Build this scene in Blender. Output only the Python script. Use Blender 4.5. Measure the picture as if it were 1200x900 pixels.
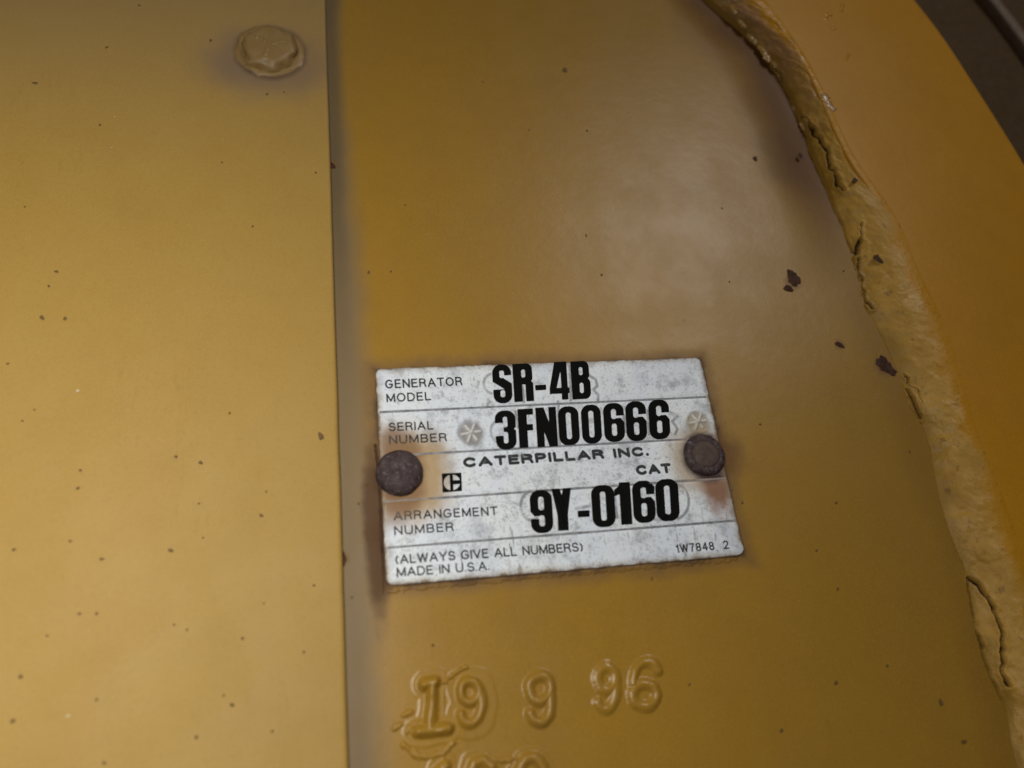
import bpy, bmesh, math
import numpy as np
from mathutils import Matrix, Vector

for o in list(bpy.data.objects):
    bpy.data.objects.remove(o)
scene = bpy.context.scene
COL = scene.collection

# ------------------------------------------------------------------ camera
# Wall frame in millimetres: u right, v up along the wall, w out of the wall.
# World metres: X = u, Z = v, Y = -w.
R = np.array([[0.98026952, -0.11104564, 0.16352535],
              [0.03837481, 0.91845609, 0.39365694],
              [-0.19390474, -0.37961464, 0.90459586]])
C = np.array([-36.0938, -41.6991, 136.8944])
F = 940.0


def W(u, v, w):
    return (u * .001, -w * .001, v * .001)


cam_d = bpy.data.cameras.new('camera')
cam = bpy.data.objects.new('camera', cam_d)
COL.objects.link(cam)
ax = [Vector((r[0], -r[2], r[1])) for r in R]
m = Matrix((ax[0], ax[1], ax[2])).transposed().to_4x4()
m.translation = Vector(W(*C))
cam.matrix_world = m
cam_d.sensor_fit = 'HORIZONTAL'
cam_d.sensor_width = 36
cam_d.lens = 36 * F / 1200
cam_d.clip_start = .005
cam_d.clip_end = 20
cam_d.dof.use_dof = True
cam_d.dof.focus_distance = .158
cam_d.dof.aperture_fstop = 11
scene.camera = cam

# ------------------------------------------------------------------ light
world = bpy.data.worlds.new('World')
scene.world = world
world.use_nodes = True
bg = world.node_tree.nodes['Background']
bg.inputs[0].default_value = (.80, .78, .80, 1)
bg.inputs[1].default_value = .045


def lamp(name, pos, target, size, power, col, size_y=None, spread=180):
    d = bpy.data.lights.new(name, 'AREA')
    d.spread = math.radians(spread)
    d.energy = power
    d.color = col
    d.size = size
    if size_y:
        d.shape = 'RECTANGLE'
        d.size_y = size_y
    o = bpy.data.objects.new(name, d)
    COL.objects.link(o)
    o.location = W(*pos)
    o.rotation_euler = (Vector(W(*target)) - Vector(W(*pos))).to_track_quat('-Z', 'Y').to_euler()
    return o


lamp('window_lamp', (227, 290, 400), (20, 40, 0), .13, .56, (1, .95, .92), .17)
lamp('work_lamp', (-98, -5, 165), (-108, -40, 0), .11, .178, (1, .965, .86), None, 135)

scene.view_settings.view_transform = 'Standard'
scene.view_settings.look = 'None'
scene.view_settings.gamma = 1
scene.view_settings.exposure = 0
scene.view_settings.use_curve_mapping = False
scene.render.engine = 'CYCLES'


# ------------------------------------------------------------------ helpers
def at(px, py, w=0.0):
    """photo pixel (1200 x 900) -> point on the plane w millimetres off the wall"""
    px = np.asarray(px, float)
    py = np.asarray(py, float)
    d = np.stack([px - 600, 450 - py, -F * np.ones_like(px)], -1) @ R
    k = (w - C[2]) / d[..., 2]
    return C[:2] + k[..., None] * d[..., :2]


_lat = {}


def vnoise(x, y, scale, seed=0):
    """smooth value noise in 0..1; scale in mm"""
    if seed not in _lat:
        _lat[seed] = np.random.RandomState(seed + 11).rand(256, 256)
    L = _lat[seed]
    x = np.asarray(x) / scale + 77.3
    y = np.asarray(y) / scale + 41.7
    i = np.floor(x).astype(int)
    j = np.floor(y).astype(int)
    fx = x - i
    fy = y - j
    fx = fx * fx * (3 - 2 * fx)
    fy = fy * fy * (3 - 2 * fy)
    g = lambda a, b: L[a % 256, b % 256]
    return (g(i, j) * (1 - fx) + g(i + 1, j) * fx) * (1 - fy) + (g(i, j + 1) * (1 - fx) + g(i + 1, j + 1) * fx) * fy


def fbm(x, y, scale, seed=0, n=3):
    s = 0
    a = 1
    t = 0
    for k in range(n):
        s = s + a * vnoise(x, y, scale / 2 ** k, seed + k)
        t += a
        a *= .5
    return s / t


def sstep(a, b, x):
    t = np.clip((x - a) / (b - a), 0, 1)
    return t * t * (3 - 2 * t)


def link(name, verts, faces, mat, parent=None, smooth=True):
    me = bpy.data.meshes.new(name)
    me.from_pydata([tuple(v) for v in verts], [], [tuple(f) for f in faces])
    me.update()
    if smooth:
        me.polygons.foreach_set('use_smooth', [True] * len(me.polygons))
    me.materials.append(mat)
    o = bpy.data.objects.new(name, me)
    COL.objects.link(o)
    if parent:
        o.parent = parent
    return o


def uvw(u, v, w):
    return np.stack([np.asarray(u) * .001, -np.asarray(w) * .001, np.asarray(v) * .001], -1)


def grid_faces(n, k):
    """n columns (first index) by k rows; faces look towards +w when u grows with n and v with k"""
    a = (np.arange(n - 1)[:, None] * k + np.arange(k - 1)[None]).ravel()
    return np.stack([a, a + k, a + k + 1, a + 1], -1)


def thing(name, label, cat, loc=(0, 0, 0)):
    o = bpy.data.objects.new(name, None)
    COL.objects.link(o)
    o['label'] = label
    o['category'] = cat
    o.empty_display_size = .01
    return o


def seg_d(x, y, pts):
    """distance to a polyline"""
    d = np.full(np.shape(x), 1e9)
    for (ax_, ay), (bx, by) in zip(pts[:-1], pts[1:]):
        vx, vy = bx - ax_, by - ay
        t = np.clip(((x - ax_) * vx + (y - ay) * vy) / (vx * vx + vy * vy + 1e-9), 0, 1)
        d = np.minimum(d, np.hypot(x - ax_ - t * vx, y - ay - t * vy))
    return d


def pxline(pts, w=0.):
    p = np.array(pts, float)
    return at(p[:, 0], p[:, 1], w)


def circ(cx, cy, rx, ry, a0=0, a1=360, n=20):
    a = np.radians(np.linspace(a0, a1, n))
    return [(cx + rx * math.cos(t), cy - ry * math.sin(t)) for t in a]


# ------------------------------------------------------------------ materials
class NT:
    def __init__(self, name):
        self.m = bpy.data.materials.new(name)
        self.m.use_nodes = True
        self.t = self.m.node_tree
        self.b = self.t.nodes['Principled BSDF']
        self.pos = self.t.nodes.new('ShaderNodeTexCoord').outputs['Object']

    def set(self, sock, v):
        if isinstance(v, bpy.types.NodeSocket):
            self.t.links.new(v, sock)
        elif isinstance(v, tuple) and len(v) == 3 and sock.type == 'RGBA':
            sock.default_value = (*v, 1)
        else:
            sock.default_value = v

    def n(self, kind, out=0, props=None, **ins):
        nd = self.t.nodes.new('ShaderNode' + kind)
        for k, v in (props or {}).items():
            setattr(nd, k, v)
        for k, v in ins.items():
            key = int(k[1:]) if k[0] == '_' else k.replace('_', ' ')
            self.set(nd.inputs[key], v)
        return nd.outputs[out]

    def math(self, op, a, b=0.0, c=0.0):
        return self.n('Math', props={'operation': op}, _0=a, _1=b, _2=c)

    def mul(self, a, b):
        return self.math('MULTIPLY', a, b)

    def noise(self, scale, detail=3, rough=.55, vec=None, dist=0.):
        return self.n('TexNoise', Vector=vec or self.pos, Scale=scale, Detail=detail, Roughness=rough, Distortion=dist)

    def ramp(self, f, lo, hi, a=0., b=1.):
        return self.n('MapRange', props={'interpolation_type': 'SMOOTHSTEP'}, Value=f, From_Min=lo, From_Max=hi, To_Min=a, To_Max=b)

    def mix(self, f, a, b):
        nd = self.t.nodes.new('ShaderNodeMix')
        nd.data_type = 'RGBA'
        self.set(nd.inputs[0], f)
        self.set(nd.inputs[6], a)
        self.set(nd.inputs[7], b)
        return nd.outputs[2]

    def axis(self, k):
        return self.n('SeparateXYZ', out=k, _0=self.pos)

    def spot(self, u, v, r0, r1, wob=0., wscale=400, sx=1., sy=1.):
        """1 inside r0 mm, 0 beyond r1 mm of the point (u, v), edge broken by noise"""
        x = self.mul(self.math('SUBTRACT', self.axis(0), u * .001), 1000 / sx)
        z = self.mul(self.math('SUBTRACT', self.axis(2), v * .001), 1000 / sy)
        d = self.math('SQRT', self.math('ADD', self.mul(x, x), self.mul(z, z)))
        if wob:
            d = self.math('ADD', d, self.mul(self.math('SUBTRACT', self.noise(wscale, 4), .5), wob))
        return self.ramp(d, r0, r1, 1., 0.)

    def bump(self, h, strength, dist, normal=None):
        k = dict(Strength=strength, Distance=dist, Height=h)
        if normal:
            k['Normal'] = normal
        return self.n('Bump', **k)

    def finish(self, color, rough, normal=None, metallic=0., spec=.5):
        self.set(self.b.inputs['Base Color'], color)
        self.set(self.b.inputs['Roughness'], rough)
        self.set(self.b.inputs['Metallic'], metallic)
        self.set(self.b.inputs['Specular IOR Level'], spec)
        if normal:
            self.set(self.b.inputs['Normal'], normal)
        return self.m


YEL = (.392, .210, .018)
GRIME = (.160, .105, .060)


def paint(name, base, dust, dust_amt, rough, grime_shade=None, orange=.25, spec=.5, prick=.4):
    k = NT(name)
    big = k.noise(22, 4, .6)
    mid = k.noise(140, 4, .6)
    fine = k.noise(1500, 3, .7)
    c = k.mix(k.ramp(big, .3, .7), base, tuple(x * .93 for x in base))
    c = k.mix(k.mul(k.ramp(mid, .35, .8), .25), c, (base[0] * .72, base[1] * .66, base[2] * .9))
    da = k.mul(k.ramp(k.noise(60, 5, .7), .2, .75, .72, 1.), dust_amt)
    c = k.mix(da, c, dust)
    c = k.mix(k.mul(k.ramp(fine, .5, .85), .28), c, tuple(x * .55 for x in base))
    # pin-prick dirt
    vor = k.n('TexVoronoi', out=0, Vector=k.pos, Scale=230., Randomness=1.)
    pick = k.n('TexVoronoi', out=1, Vector=k.pos, Scale=230., Randomness=1.)
    pr = k.n('SeparateXYZ', out=0, _0=pick)
    dot = k.mul(k.ramp(vor, .05, .10, 1., 0.), k.ramp(pr, .94, .96))
    c = k.mix(k.mul(dot, prick), c, (.12, .07, .025))
    c = k.mix(k.mul(k.ramp(k.noise(4200, 2, .6), .45, .75), .26), c, tuple(x * .5 for x in base))
    c = k.mix(k.mul(k.ramp(k.noise(3000, 2, .6), .52, .75), .24), c, tuple(min(1, x * 1.5 + .03) for x in base))
    mp = k.n('Mapping', Vector=k.pos, Scale=(1.0, 1.0, .10), Rotation=(0, .5, 0))
    scr = k.ramp(k.math('ABSOLUTE', k.math('SUBTRACT', k.noise(210, 4, .6, vec=mp), .5)), .0, .010, 1., 0.)
    c = k.mix(k.mul(k.mul(scr, k.ramp(k.noise(38, 2), .55, .70)), .22), c, tuple(x * .5 for x in base))
    rgh = k.ramp(k.noise(90, 4), .3, .7, rough - .03, rough + .04)
    if grime_shade:
        for g, col, amt in grime_shade(k):
            c = k.mix(k.mul(g, amt), c, col)
            rgh = k.math('ADD', rgh, k.mul(g, .18 * amt))
    n1 = k.bump(k.noise(420, 2, .5), orange, .00025)
    n2 = k.bump(k.noise(2200, 2, .6), .22, .00006, n1)
    return k.finish(c, rgh, n2, spec=spec)


EDGE_U = at(395, 450, .95)[0]
PW, PH = 64.0, 39.4
P_BOLT = at(316, 60, .95)
RIV = [at(468, 554, .6), at(826, 533, .6)]


def wall_grime_shade(k):
    out = []
    # grime along the cover panel, with the corner's contact shade painted in
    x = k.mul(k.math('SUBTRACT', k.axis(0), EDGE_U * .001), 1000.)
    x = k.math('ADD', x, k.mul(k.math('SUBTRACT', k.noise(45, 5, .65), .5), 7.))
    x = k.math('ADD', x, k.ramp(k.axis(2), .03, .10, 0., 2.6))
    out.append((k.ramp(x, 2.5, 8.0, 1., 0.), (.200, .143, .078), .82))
    x2 = k.mul(k.math('SUBTRACT', k.axis(0), EDGE_U * .001), 1000.)  # narrow painted shade at the panel edge, stronger higher up
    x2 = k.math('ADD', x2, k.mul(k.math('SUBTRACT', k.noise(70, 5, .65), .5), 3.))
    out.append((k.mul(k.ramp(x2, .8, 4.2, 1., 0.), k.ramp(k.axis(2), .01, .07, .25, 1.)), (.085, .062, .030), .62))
    # rusty margin round the nameplate
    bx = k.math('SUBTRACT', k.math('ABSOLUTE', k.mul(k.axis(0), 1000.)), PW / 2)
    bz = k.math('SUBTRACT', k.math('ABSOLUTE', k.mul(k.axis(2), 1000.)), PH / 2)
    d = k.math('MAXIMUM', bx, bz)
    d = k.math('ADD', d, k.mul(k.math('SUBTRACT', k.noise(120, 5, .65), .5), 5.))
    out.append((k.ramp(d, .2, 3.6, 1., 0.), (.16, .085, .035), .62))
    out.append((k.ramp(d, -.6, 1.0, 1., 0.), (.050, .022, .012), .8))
    # rust seeping left of the plate and at the right rivet
    out.append((k.spot(-33.2, -10, 1.6, 3.2, 1.6, 300, .9, 6.), (.085, .036, .012), .85))
    out.append((k.spot(RIV[1][0] + 4.5, RIV[1][1], 1.2, 6, 3., 300), (.14, .06, .015), .7))
    for (hx, hy, hr) in ((929, 331, 2.6), (1036, 430, 3.0), (984, 404, 1.6), (400, 655, 1.8), (389, 194, 1.5), (938, 182, 1.3)):
        p = at(hx, hy)
        out.append((k.spot(p[0], p[1], hr * .3, hr, hr * .7, 500), (.20, .085, .02), .7))
    # fingered grease haze
    out.append((k.mul(k.ramp(k.noise(16, 5, .6, dist=.6), .52, .72), 1.), (.235, .150, .065), .15))
    # brown shade painted on the wall beside the weld
    out.append((k.n('Attribute', out=2, props={'attribute_name': 'weld_shade'}), (.115, .045, .010), .88))
    return out


def panel_grime_shade(k):
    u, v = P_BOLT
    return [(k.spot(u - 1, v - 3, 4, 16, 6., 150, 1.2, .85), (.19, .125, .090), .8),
            (k.spot(u + .2, v - .3, 7.0, 8.4, 1.2, 300), (.09, .045, .025), .75),  # dark ring: shade painted round the bolt base
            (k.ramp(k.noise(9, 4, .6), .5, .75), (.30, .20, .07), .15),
            (k.ramp(k.axis(2), .055, .125), (.25, .18, .11), .45)]  # darker, greyer tone ramped in towards the top


M_WALL = paint('wall_paint', YEL, (.36, .22, .055), .22, .34, wall_grime_shade, .14, .36)
M_DIGIT = paint('digit_paint', YEL, (.36, .22, .055), .22, .27, wall_grime_shade, .12, .5)
M_PANEL = paint('panel_paint', YEL, (.46, .305, .082), .66, .56, panel_grime_shade, .12, .4, .12)
M_BOLT = paint('bolt_paint', (.30, .18, .05), (.26, .17, .075), .5, .44, None, .4)
M_RIM = paint('rim_paint', (.60, .275, .005), (.56, .27, .012), .18, .44, None, .15, .32, .2)


def bead_mat():
    k = NT('weld_paint')
    cr = k.n('Attribute', out=2, props={'attribute_name': 'crack'})
    rim = k.n('Attribute', out=2, props={'attribute_name': 'blend'})
    big = k.noise(60, 5, .7)
    c = k.mix(k.ramp(big, .3, .7), (.62, .360, .075), (.50, .280, .045))
    c = k.mix(k.mul(k.ramp(k.noise(300, 4), .5, .75), .5), c, (.66, .41, .11))
    worn = k.n('Attribute', out=2, props={'attribute_name': 'worn'})
    c = k.mix(k.mul(worn, k.ramp(k.noise(180, 4), .3, .6, .45, .9)), c, (.42, .225, .10))
    c = k.mix(rim, c, (.57, .265, .008))
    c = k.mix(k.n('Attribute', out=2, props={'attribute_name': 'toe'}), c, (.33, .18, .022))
    rg = k.math('ADD', k.ramp(k.noise(120, 3), .3, .7, .34, .55), k.mul(cr, .4))
    rg = k.math('SUBTRACT', rg, k.mul(worn, .18))
    n1 = k.bump(k.noise(330, 4, .7), .50, .0006)
    n1 = k.bump(k.noise(1500, 3, .7), .35, .0002, n1)
    c = k.mix(k.mul(k.ramp(k.noise(800, 4, .75), .56, .72), .5), c, (.22, .12, .04))
    c = k.mix(k.mul(k.ramp(k.noise(260, 5, .75), .60, .70), .6), c, (.17, .085, .03))
    c = k.mix(cr, c, (.030, .012, .006))
    return k.finish(c, rg, n1, spec=.30)


M_BEAD = bead_mat()
M_GLINT = paint('glint_rim_paint', (.60, .275, .005), (.56, .27, .012), .18, .14, None, .1, .6, 0.)  # gloss for the bumps added to catch glints, rim then bead
M_GLOSS = paint('glint_bump_paint', (.42, .235, .05), (.40, .24, .08), .3, .16, None, .3, .6, .0)


def plate_mat():
    k = NT('plate_enamel')
    c = k.mix(k.ramp(k.noise(70, 5, .7), .3, .7), (.80, .87, 1.0), (.90, .95, 1.0))
    c = k.mix(k.mul(k.ramp(k.noise(380, 5, .75), .50, .70), .75), c, (.36, .37, .41))
    c = k.mix(k.mul(k.ramp(k.noise(120, 6, .75), .48, .70), .65), c, (.38, .41, .48))
    gd = k.n('Attribute', out=2, props={'attribute_name': 'dirt'})
    c = k.mix(k.mul(gd, k.ramp(k.noise(260, 4, .7), .3, .6, .25, .85)), c, (.20, .20, .22))
    c = k.mix(k.mul(k.ramp(k.noise(1900, 3, .8), .54, .70), .75), c, (.30, .30, .33))
    # fine vertical drags and hairline scratches
    mp = k.n('Mapping', Vector=k.pos, Scale=(1.0, 1.0, .16), Rotation=(0, .12, 0))
    dr = k.noise(900, 3, .7, vec=mp)
    low = k.ramp(k.axis(2), -.019, -.002, 1., .15)
    c = k.mix(k.mul(k.mul(k.ramp(dr, .62, .70), .7), low), c, (.16, .15, .15))
    wv = k.noise(95, 5, .6, dist=1.6)
    hair = k.ramp(k.math('ABSOLUTE', k.math('SUBTRACT', wv, .5)), .0, .006, 1., 0.)
    c = k.mix(k.mul(hair, k.mul(k.ramp(k.noise(45, 2), .52, .66), .65)), c, (.12, .11, .11))
    # dirt round the stamped stars
    for (px, py, col) in ((552, 507, (.27, .255, .26)), (818, 495, (.38, .34, .26))):
        p = at(px, py, .6)
        c = k.mix(k.mul(k.spot(p[0], p[1], 1.8, 3.0, 1.0, 500), .9), c, col)
    st_ = k.n('Attribute', out=2, props={'attribute_name': 'star'})
    c = k.mix(k.mul(st_, .8), c, (.86, .86, .84))
    # rust seeping from the rivets
    for i, (u, v) in enumerate(RIV):
        if i == 0:
            c = k.mix(k.mul(k.spot(u + 2.5, v - .3, 3.8, 9.0, 3.5, 220, 1.0, 1.3), .95), c, (.48, .32, .15))
            c = k.mix(k.mul(k.spot(u - 1, v, 4.0, 6.8, 2.6, 260, 1., 1.6), .85), c, (.24, .115, .04))
        else:
            c = k.mix(k.mul(k.spot(u - .5, v - 1.0, 4.5, 8.8, 3., 260), .75), c, (.50, .37, .22))
            c = k.mix(k.mul(k.spot(u + 1.5, v - 6.0, 1.4, 5.4, 3.6, 260, .9, 1.5), .92), c, (.27, .11, .04))
            c = k.mix(k.spot(u + .4, v - .4, 4.0, 5.8, 1.2, 350), c, (.055, .026, .020))
    # brown margin
    bx = k.math('SUBTRACT', k.math('ABSOLUTE', k.mul(k.axis(0), 1000.)), PW / 2)
    bz = k.math('SUBTRACT', k.math('ABSOLUTE', k.mul(k.axis(2), 1000.)), PH / 2)
    d = k.math('ADD', k.math('MAXIMUM', bx, bz), k.mul(k.math('SUBTRACT', k.noise(350, 5, .7), .5), 2.2))
    c = k.mix(k.mul(k.ramp(d, -1.5, .1), .55), c, (.36, .28, .18))
    c = k.mix(k.mul(k.ramp(d, -.5, .1), .85), c, (.16, .095, .045))
    n1 = k.bump(k.noise(700, 4, .65), .30, .00012)
    return k.finish(c, k.ramp(k.noise(200, 4), .3, .7, .34, .55), n1, spec=.4)


M_PLATE = plate_mat()


def ink_mat(name, wear_lo, wear_hi, col=(.012, .013, .018)):
    k = NT(name)
    w = k.ramp(k.noise(850, 4, .7), wear_lo, wear_hi)
    c = k.mix(k.mul(w, .75), col, (.42, .43, .47))
    for (u, v) in RIV:
        c = k.mix(k.mul(k.spot(u, v - 1, 4.5, 8.0, 2.5, 300), .45), c, (.33, .21, .10))
    return k.finish(c, .5)


M_INK = ink_mat('worn_ink', .56, .80)
M_INKB = ink_mat('ruled_ink', .25, .72, (.13, .135, .155))
M_BLACK = ink_mat('black_ink', .80, .95, (.003, .003, .003))
M_BLACK.node_tree.nodes['Principled BSDF'].inputs['Roughness'].default_value = .75
M_BLACK.node_tree.nodes['Principled BSDF'].inputs['Specular IOR Level'].default_value = .12


def rust_mat(name, a, b, c3, metallic=0., bmp=.7):
    k = NT(name)
    c = k.mix(k.ramp(k.noise(420, 5, .7), .35, .65), a, b)
    c = k.mix(k.mul(k.ramp(k.noise(1300, 4, .8), .52, .68), .8), c, c3)
    n1 = k.bump(k.noise(1100, 5, .75), bmp, .0004)
    return k.finish(c, k.ramp(k.noise(700, 3), .3, .7, .45, .75), n1, metallic, .25)


M_RIVET = rust_mat('rivet_rust', (.045, .027, .027), (.085, .060, .062), (.20, .175, .20), 0., .45)
M_RIVET_CAP = rust_mat('rivet_worn_cap', (.085, .058, .048), (.12, .085, .07), (.16, .13, .12), 0., .4)
M_CHIP = rust_mat('rust_chip', (.045, .020, .012), (.080, .034, .016), (.11, .06, .04))
M_CRACK = rust_mat('crack_rust', (.05, .020, .010), (.08, .035, .014), (.12, .06, .03))
M_SPECK = rust_mat('dirt_speck', (.15, .09, .034), (.19, .115, .045), (.10, .055, .02))
M_PALE = rust_mat('paint_fleck', (.62, .50, .28), (.66, .54, .32), (.7, .6, .4))
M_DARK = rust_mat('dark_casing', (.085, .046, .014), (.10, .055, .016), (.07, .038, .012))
M_TRIM = rust_mat('worn_trim', (.20, .15, .11), (.26, .20, .15), (.22, .17, .12))

# ------------------------------------------------------------------ generator housing
HR = 4.6        # how far the rim stands proud of the wall sheet
housing = thing('generator_housing', 'mustard yellow generator end wall with stamped date digits and curved welded rim', 'generator')


def poly_interp(pts, s):
    p = np.array(pts, float)
    k = np.arange(len(p))
    # cubic smoothing through chord-length parameter
    d = np.concatenate([[0], np.cumsum(np.hypot(*np.diff(p, axis=0).T))])
    d /= d[-1]
    n = len(p)
    out = []
    # natural cubic spline per axis
    for a in range(2):
        y = p[:, a]
        h = np.diff(d)
        A = np.zeros((n, n))
        b = np.zeros(n)
        A[0, 0] = A[-1, -1] = 1
        for i in range(1, n - 1):
            A[i, i - 1] = h[i - 1]
            A[i, i] = 2 * (h[i - 1] + h[i])
            A[i, i + 1] = h[i]
            b[i] = 3 * ((y[i + 1] - y[i]) / h[i] - (y[i] - y[i - 1]) / h[i - 1])
        c = np.linalg.solve(A, b)
        bb = (y[1:] - y[:-1]) / h - h * (2 * c[:-1] + c[1:]) / 3
        dd = (c[1:] - c[:-1]) / (3 * h)
        i = np.clip(np.searchsorted(d, s, 'right') - 1, 0, n - 2)
        t = s - d[i]
        out.append(y[i] + bb[i] * t + c[i] * t * t + dd[i] * t ** 3)
    return np.stack(out, -1)


# outlines of the weld and rim measured on the wall (toe), on the rim face and at the rim's outer edge
TOE = at(*np.array([(690, -190), (770, -80), (833, 0), (893, 57), (943, 147), (977, 240), (1000, 305), (1014, 361), (1034, 396),
                    (1051, 440), (1080, 509), (1097, 580), (1129, 673), (1150, 767), (1170, 815), (1189, 896), (1215, 1010), (1235, 1120)]).T, 0.)
TOP = at(*np.array([(780, -190), (838, -80), (896, 0), (938, 57), (975, 130), (1008, 195), (1046, 250), (1075, 320), (1095, 362),
                    (1113, 405), (1144, 509), (1167, 567), (1193, 642), (1213, 720), (1228, 790), (1246, 880), (1275, 1000), (1300, 1120)]).T, HR)
OUT = at(*np.array([(880, -250), (985, -105), (1069, 0), (1100, 40), (1130, 85), (1165, 140), (1200, 197), (1260, 310), (1315, 440),
                    (1360, 600), (1395, 780), (1420, 950), (1440, 1120)]).T, HR - 2.5)

# wall sheet
n, k = 420, 480
uu, vv = np.meshgrid(np.linspace(EDGE_U - 14, 190, n), np.linspace(-105, 215, k), indexing='ij')


WRINKLE = pxline([(735, 225), (752, 252), (768, 268), (785, 283), (805, 300), (822, 318), (840, 350)])


def wall_h(u, v):
    h = .30 * (fbm(u, v, 45, 3, 2) - .5) + .025 * (fbm(u, v, 9, 7, 2) - .5)
    tu = np.interp(v, TOE[::-1, 1], TOE[::-1, 0])
    h = h - 1.3 * sstep(tu - 14, tu, u) * sstep(30, 75, v)  # dip shaped into the wall to dim it beside the weld
    dl = seg_d(u, v, WRINKLE)
    h = h + .07 * (fbm(u, v, 2.6, 13, 2) - .5) * sstep(9, 0, dl)
    h = h * sstep(33, 42, np.maximum(np.abs(u), np.abs(v) + 12)) * sstep(EDGE_U, EDGE_U + 6, u)
    return h


# keep only the sheet inside the weld (plus the width of the weld itself)
toe_v = TOE[:, 1]
lim = np.interp(vv, toe_v[::-1], TOE[::-1, 0]) + 5
ww = wall_h(uu, vv)
ok = (uu <= lim)
fa = grid_faces(n, k)
okf = ok.ravel()[fa].all(1)
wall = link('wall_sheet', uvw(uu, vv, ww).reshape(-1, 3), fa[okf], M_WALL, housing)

wd_ = sstep(17, 3, seg_d(uu, vv, TOE) + (fbm(uu, vv, 16, 17, 3) - .5) * 9) * sstep(28, 70, vv)  # mask of the shade band painted along the weld toe
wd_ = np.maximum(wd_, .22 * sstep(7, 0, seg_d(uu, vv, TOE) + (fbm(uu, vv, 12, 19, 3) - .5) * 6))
a0 = wall.data.attributes.new('weld_shade', 'FLOAT', 'POINT')
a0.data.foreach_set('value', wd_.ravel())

# weld bead
n, k = 1100, 70
s = np.linspace(0, 1, n)
toe = poly_interp(TOE, s)
top = poly_interp(TOP, s)
t = np.linspace(-.04, 1.14, k)
S = np.repeat(s[:, None] * 330, k, 1)
T = np.repeat(t[None], n, 0)
edge_j = (fbm(S[:, :1], 0 * S[:, :1], 7, 21, 3) - .5) * 1.8
edge_k = (fbm(S[:, :1], 0 * S[:, :1], 14, 25, 4) - .5) * 5.0
TT = np.clip(T, 0, 1)
U = toe[:, :1] + (top - toe)[:, :1] * T + edge_j * (1 - TT)
V = toe[:, 1:] + (top - toe)[:, 1:] * T
prof = .62 * (1 - (1 - np.clip(TT / .6, 0, 1)) ** 1.8) + .38 * sstep(.05, .88, TT)
lump = fbm(S, T * 14, 9, 31, 4) - .5
lump2 = fbm(S, T * 14, 3.2, 41, 2) - .5
mid = np.sin(np.pi * TT ** .75) ** 1.6
H = HR * prof + mid * (1.5 * lump + .55 * lump2 + .40 * (fbm(S, T * 14, 1.3, 45, 2) - .5)) + .15 * sstep(.5, .9, T)
H = H + np.where(T < .03, (T - .03) * 22, 0) - np.where(T > .9, (T - .9) ** 2 * 3.5, 0)
H = H - .12
crack = np.zeros_like(H)
_X = (np.stack([U, V, H], -1) - C) @ R.T
_cx, _cy = 600 + F * _X[..., 0] / -_X[..., 2], 450 - F * _X[..., 1] / -_X[..., 2]
_jx = _cx + (fbm(U, V, 1.6, 51, 2) - .5) * 9
CRACKS = [([(951, 150), (957, 163), (968, 174), (972, 190), (978, 205), (984, 218), (988, 222)], 4.5, .55),
          ([(1133, 678), (1148, 685), (1160, 705), (1170, 730), (1174, 760), (1173, 785), (1181, 803)], 4.8, .60),
          ([(1131, 680), (1136, 700), (1143, 735), (1149, 765), (1160, 795), (1170, 812)], 2.5, .40),
          ([(978, 258), (984, 280), (996, 299), (1004, 296), (1007, 284)], 2.2, .55),
          ([(1062, 458), (1068, 470), (1076, 490)], 1.6, .5),
          ([(883, 52), (890, 60), (897, 70)], 3., .45),
          ([(1004, 304), (1013, 352), (1020, 362)], 1.2, .35), ([(1060, 440), (1067, 452), (1077, 458), (1079, 470)], 2, .22), ([(1008, 284), (1012, 270), (1010, 262)], 2, .25),
          ([(940, 135), (951, 150)], 3, .30), ([(903, 72), (912, 84), (918, 96)], 3, .25)]
for pts, w0, wd in CRACKS:
    d = seg_d(_jx, _cy, pts) * .19
    g = sstep(wd, wd * .35, d)
    crack = np.maximum(crack, g)
    H = H - .8 * sstep(wd * 1.3, 0, d)
    H = H + .35 * sstep(wd * 3.5, wd * 1.2, d) * sstep(wd * .6, wd * 1.3, d)
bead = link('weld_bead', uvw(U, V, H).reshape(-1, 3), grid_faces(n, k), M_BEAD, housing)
a1 = bead.data.attributes.new('crack', 'FLOAT', 'POINT')
a1.data.foreach_set('value', crack.ravel())
b0_ = .40 + .24 * sstep(70, 130, S)
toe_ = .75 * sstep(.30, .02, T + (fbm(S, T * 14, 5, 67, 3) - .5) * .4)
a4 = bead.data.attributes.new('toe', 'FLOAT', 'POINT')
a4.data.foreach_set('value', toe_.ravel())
bl = sstep(b0_, b0_ + .34, T + (fbm(S, T * 14, 7, 61, 4) - .5) * .55)
a3 = bead.data.attributes.new('worn', 'FLOAT', 'POINT')
a3.data.foreach_set('value', sstep(135, 95, S + (fbm(S, T * 14, 20, 65, 3) - .5) * 30).ravel())
a2 = bead.data.attributes.new('blend', 'FLOAT', 'POINT')
a2.data.foreach_set('value', bl.ravel())

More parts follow.
